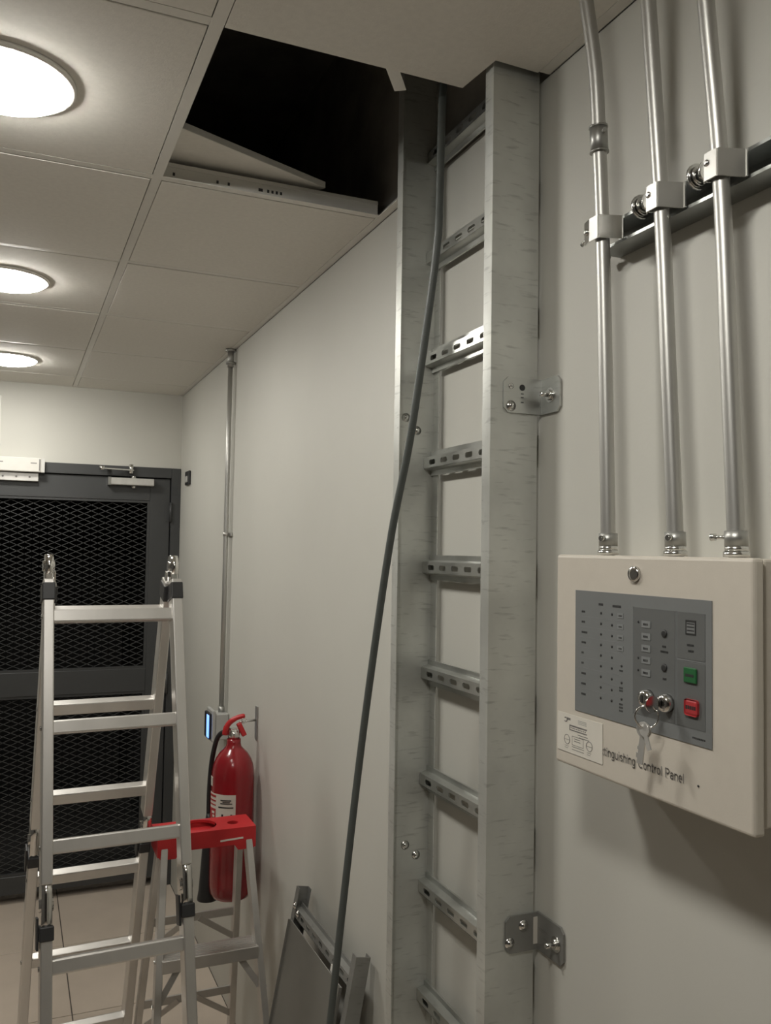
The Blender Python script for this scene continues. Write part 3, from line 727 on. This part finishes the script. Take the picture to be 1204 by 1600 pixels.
t = thing('wall_hook', 'slim steel hook plate on the wall holding the extinguisher', 'hook')
MB().bbox(-.004, -.001, 2.935, 2.965, 1.060, 1.175, .001, 1).build('plate', 'zinc', t)
MB().tube([(-.002, 2.950, 1.128), (-.045, 2.937, 1.128), (-.066, 2.930, 1.126)], .004, 8).build('pin', 'bright', t)

# ------------------------------------------------------------------ folding multi-purpose ladder
mlad = thing('folding_ladder', 'tall folding aluminium ladder standing as an A-frame before the door', 'ladder')
PSI = .052
ex = Vector((math.cos(PSI), math.sin(PSI), 0)); ey = Vector((-math.sin(PSI), math.cos(PSI), 0)); ez = Vector((0,0,1))
AP = Vector((-.5445, 2.451, 1.6875))
T1, SP, GAP = .157, .28, .262
def leg_dir(a, front): return (-ey if front else ey)*math.sin(a) - ez*math.cos(a)
SW, SD = .0265, .052
for front, ang, wi in ((True, .267, .302), (False, .305, .2835)):
    d = leg_dir(ang, front); nrm = ex.cross(d).normalized()
    tf = (AP.z-.012)/math.cos(ang)
    mid = T1+2*SP+GAP/2
    for sg in (-1, 1):
        c = AP + ex*sg*(wi/2+SW/2)
        for ta, tb in ((.062, mid-.050), (mid+.066, tf)):
            MB().bar(c+d*ta, c+d*tb, SW, SD, ex, .003).build('stile', 'alu', mlad)
        MB().bar(c+d*(tf-.05), c+d*(tf+.010), SW+.008, SD+.008, ex, .003).build('rubber_foot', 'black', mlad)
        # middle hinge: bulged joint with plates and a black sleeve
        hc = c+d*mid
        b = MB()
        out_ = [(-.030+.033*math.cos(a_), .033*math.sin(a_)+.004) for a_ in [math.pi/2+math.pi*i/12 for i in range(13)]]+[(.026+.031*math.cos(a_), .031*math.sin(a_)+.004) for a_ in [-math.pi/2+math.pi*i/12 for i in range(13)]]
        F0 = [b.bm.verts.new(hc-ex*.012+d*u_+nrm*v_) for u_, v_ in out_]; F1 = [b.bm.verts.new(hc+ex*.012+d*u_+nrm*v_) for u_, v_ in out_]
        b.bm.faces.new(F0); b.bm.faces.new(F1[::-1])
        for i_ in range(26): b.bm.faces.new((F0[i_], F0[(i_+1) % 26], F1[(i_+1) % 26], F1[i_])).smooth = True
        b.tube([hc-ex*.0165-d*.004, hc+ex*.0165-d*.004], .015, 16)
        b.bar(hc-d*.085, hc+d*.045, .019, .040, ex, .003)
        h = b.build('hinge', 'chrome', mlad)
        MB().bar(hc+d*.040, hc+d*.072, SW+.006, SD+.008, ex, .003).build('sleeve', 'black', h)
        b = MB(); b.bar(hc-ex*.019+d*.02, hc-ex*.019+d*.090, .005, .034, ex, .001); b.build('release_lever', 'black', h)
        # rungs' rivets
        b = MB()
        for k in range(6):
            tt = T1+SP*k+((GAP-SP) if k > 2 else 0)
            for sgn_ in (-1, 1): b.tube([c+d*tt+ex*sg*(SW/2), c+d*tt+ex*sg*(SW/2+.003)], .006, 8)
        b.build('rivets', 'bright', mlad)
    for k in range(6):
        tt = T1+SP*k+((GAP-SP) if k > 2 else 0)
        p = AP+d*tt
        MB().bar(p-ex*(wi/2+.004), p+ex*(wi/2+.004), .030, .034, nrm, .004).build('rung', 'alu', mlad)
for sg in (-1, 1):
    w_ = .302/2+SW/2-.002
    hc = AP+ex*sg*w_-ez*.022
    b = MB()
    b.tube([hc-ex*.010, hc+ex*.010], .031, 24); b.tube([hc-ex*.0145, hc+ex*.0145], .014, 16)
    for front, ang in ((True, .267), (False, .305)):
        d = leg_dir(ang, front); b.bar(hc+d*.0, hc+d*.075, .020, .034, ex, .003)
    h = b.build('hinge', 'chrome', mlad)
    d = leg_dir(.267, True); c = AP+ex*sg*(.302/2+SW/2)
    MB().bar(c+d*.072, c+d*.118, SW+.006, SD+.006, ex, .003).build('sleeve', 'black', h)
    d2 = leg_dir(.305, False); c2 = AP+ex*sg*(.2835/2+SW/2)
    MB().bar(c2+d2*.072, c2+d2*.118, SW+.006, SD+.006, ex, .003).build('sleeve', 'black', h)
    b = MB(); b.bar(hc-ex*sg*.016+d2*.015, hc-ex*sg*.016+d2*.085, .005, .018, ex, .001); b.build('release_lever', 'bright', h)

# ------------------------------------------------------------------ small step ladder with red top
sl_ = thing('step_ladder', 'small aluminium step ladder with a red plastic tray top', 'step ladder')
ZT_ = .872; xa, xb, ya, yb = -.374, -.088, 2.628, 2.745
b = MB()
b.holed(xa, xb, ya, yb, [(xa+.045, (ya+yb)/2, .011, .011, 16), (-.245, (ya+yb)/2+.004, .052, .052, 28), (xb-.055, (ya+yb)/2-.006, .017, .017, 20)], lambda u, v, t_: (u, v, ZT_-t_), .008)
top = b.build('tray_top', 'redpl', sl_)
b = MB()
b.prism([(xa, ZT_), (xb, ZT_), (xb, ZT_-.062), (xb-.006, ZT_-.066), (xb-.050, ZT_-.066), (xb-.062, ZT_-.050), (xa+.062, ZT_-.050), (xa+.050, ZT_-.070), (xa+.006, ZT_-.070), (xa, ZT_-.062)], 'y', ya-.004, ya)
b.prism([(xa, ZT_), (xb, ZT_), (xb, ZT_-.062), (xb-.050, ZT_-.066), (xb-.062, ZT_-.050), (xa+.062, ZT_-.050), (xa+.050, ZT_-.070), (xa, ZT_-.062)], 'y', yb, yb+.004)
b.box(xa-.004, xa, ya-.004, yb+.004, ZT_-.062, ZT_); b.box(xb, xb+.004, ya-.004, yb+.004, ZT_-.062, ZT_)
b.build('tray_skirt', 'redpl', top)
b = MB(); b.box(xa+.075, xb-.075, ya+.010, yb-.010, ZT_-.026, ZT_-.020); b.build('tray_floor', 'redpl', top)
b = MB(); b.bar((xb-.105, ya-.0046, ZT_-.034), (xb-.035, ya-.0046, ZT_-.031), .0012, .005, (0, 1, 0)); b.build('moulded_slot', 'paper', top)
fl_top = [(-.358, 2.640), (-.104, 2.640)]; fl_bot = [(-.418, 2.372), (-.066, 2.372)]
re_top = [(-.354, 2.735), (-.108, 2.735)]; re_bot = [(-.384, 2.990), (-.060, 2.990)]
def lerp(a, c, z, zt=.815): k = (zt-z)/zt; return Vector((a[0]+(c[0]-a[0])*k, a[1]+(c[1]-a[1])*k, z))
for tp, bt, wdt in ((fl_top, fl_bot, .028), (re_top, re_bot, .022)):
    for i in range(2):
        b = MB(); b.bar(lerp(tp[i], bt[i], .02), lerp(tp[i], bt[i], .835), .020, wdt+.014, (1,0,0), .002); b.build('leg', 'alu2', sl_)
        q = lerp(tp[i], bt[i], .0); MB().bar(q, lerp(tp[i], bt[i], .035), .026, wdt+.022, (1,0,0), .003).build('foot', 'black', sl_)
for z in (.555, .285):
    a, c = lerp(fl_top[0], fl_bot[0], z), lerp(fl_top[1], fl_bot[1], z)
    b = MB(); b.bbox(a.x+.004, c.x-.004, a.y-.030, a.y+.050, z-.004, z+.0, .0015, 1); b.bbox(a.x+.004, c.x-.004, a.y-.034, a.y-.028, z-.034, z+.001, .001, 1)
    b.box(a.x+.004, c.x-.004, a.y+.046, a.y+.050, z-.030, z-.004)
    stp = b.build('step', 'alu2', sl_)
    b = MB(); [b.box(a.x+.006, c.x-.006, a.y-.026+.012*i, a.y-.022+.012*i, z, z+.0015) for i in range(6)]; b.build('tread_ribs', 'alu2', stp)
    for q, s_ in ((a, 1), (c, -1)):
        b = MB()
        q2 = lerp(fl_top[0 if s_ > 0 else 1], fl_bot[0 if s_ > 0 else 1], z-.11)
        b.bar((q.x+s_*.055, q.y-.010, z-.032), (q2.x+s_*.006, q2.y, z-.11), .003, .018, (0,1,0))
        b.build('step_brace', 'alu2', stp)
for z in (.545, .252):
    a, c = lerp(re_top[0], re_bot[0], z), lerp(re_top[1], re_bot[1], z)
    b = MB(); b.box(a.x, c.x, a.y-.004, a.y+.004, z-.012, z+.012); b.build('rear_brace', 'alu2', sl_)
    for i, s_ in ((0, 1), (1, -1)):
        b = MB()
        q = lerp(re_top[i], re_bot[i], z-.095)
        b.bar(((a.x if s_ > 0 else c.x)+s_*.12, a.y-.006, z-.004), (q.x, q.y-.006, q.z), .004, .018, (0,1,0))
        b.build('rear_strut', 'alu2', sl_)
b = MB()
for z in (.545, .44):
    for i in (0, 1):
        q = lerp(fl_top[i], fl_bot[i], z); b.tube([(q.x+(.010 if i else -.010), q.y, z), (q.x+(.014 if i else -.014), q.y, z)], .006, 8)
b.build('rivets', 'bright', sl_)

# ------------------------------------------------------------------ offcuts leaning on the wall
TILT = math.radians(10.4)
oc = thing('ladder_offcut', 'short offcut of galvanised cable ladder leaning against the wall', 'ladder offcut')
oc.location = (-.192, 1.870, .0075); oc.rotation_euler = (0, TILT, 0)
for y, s_ in ((.452, -1), (0, 1)):
    rail(y, s_, .0, .800, 'side_rail', 'galv_dark', oc, 0, .036, .024)
r1_ = None
for z in (.735, .53, .32, .11):
    if r1_ is None: r1_ = rung_mesh(.446, 'rung', 'galv_dark', oc); r1_.location = (.036, .003, z)
    else: shared(r1_, (.036, .003, z), oc)
for y, z in ((.436, .752), (.405, .742)):
    b = MB(); dome(b, (.0, y, z), .0065, ('x', -1)); b.build('bolt', 'bright', oc)
MB().box(.0015, .004, .105, .135, .712, .728).build('tag', 'white', oc)
b = MB(); b.bbox(-.003, 0, 0, .400, 0, .722, .0008, 1); b.box(-.009, -.003, .397, .400, 0, .722); b.box(-.009, -.003, 0, .003, 0, .722)
o = b.build('metal_sheet', 'sheet'); o.location = (-.1955, 1.910, .0015); o.rotation_euler = (0, TILT, 0)
tag(o, 'dull grey metal sheet leaning against the ladder offcut', 'metal sheet')

for o in bpy.data.objects:
    if o.name.split('.')[0] in ('legend', 'key_print', 'indicator_leds', 'ruled_lines', 'label_print', 'sticker_print', 'sticker_fine_print', 'button_print', 'emblem_lines', 'rivets',
                                'stamp', 'tee_slots', 'magnet_slots', 'armature_screws', 'tread_ribs', 'mesh_panel', 'bolts', 'keypad_field'):
        o['kind'] = 'stuff'
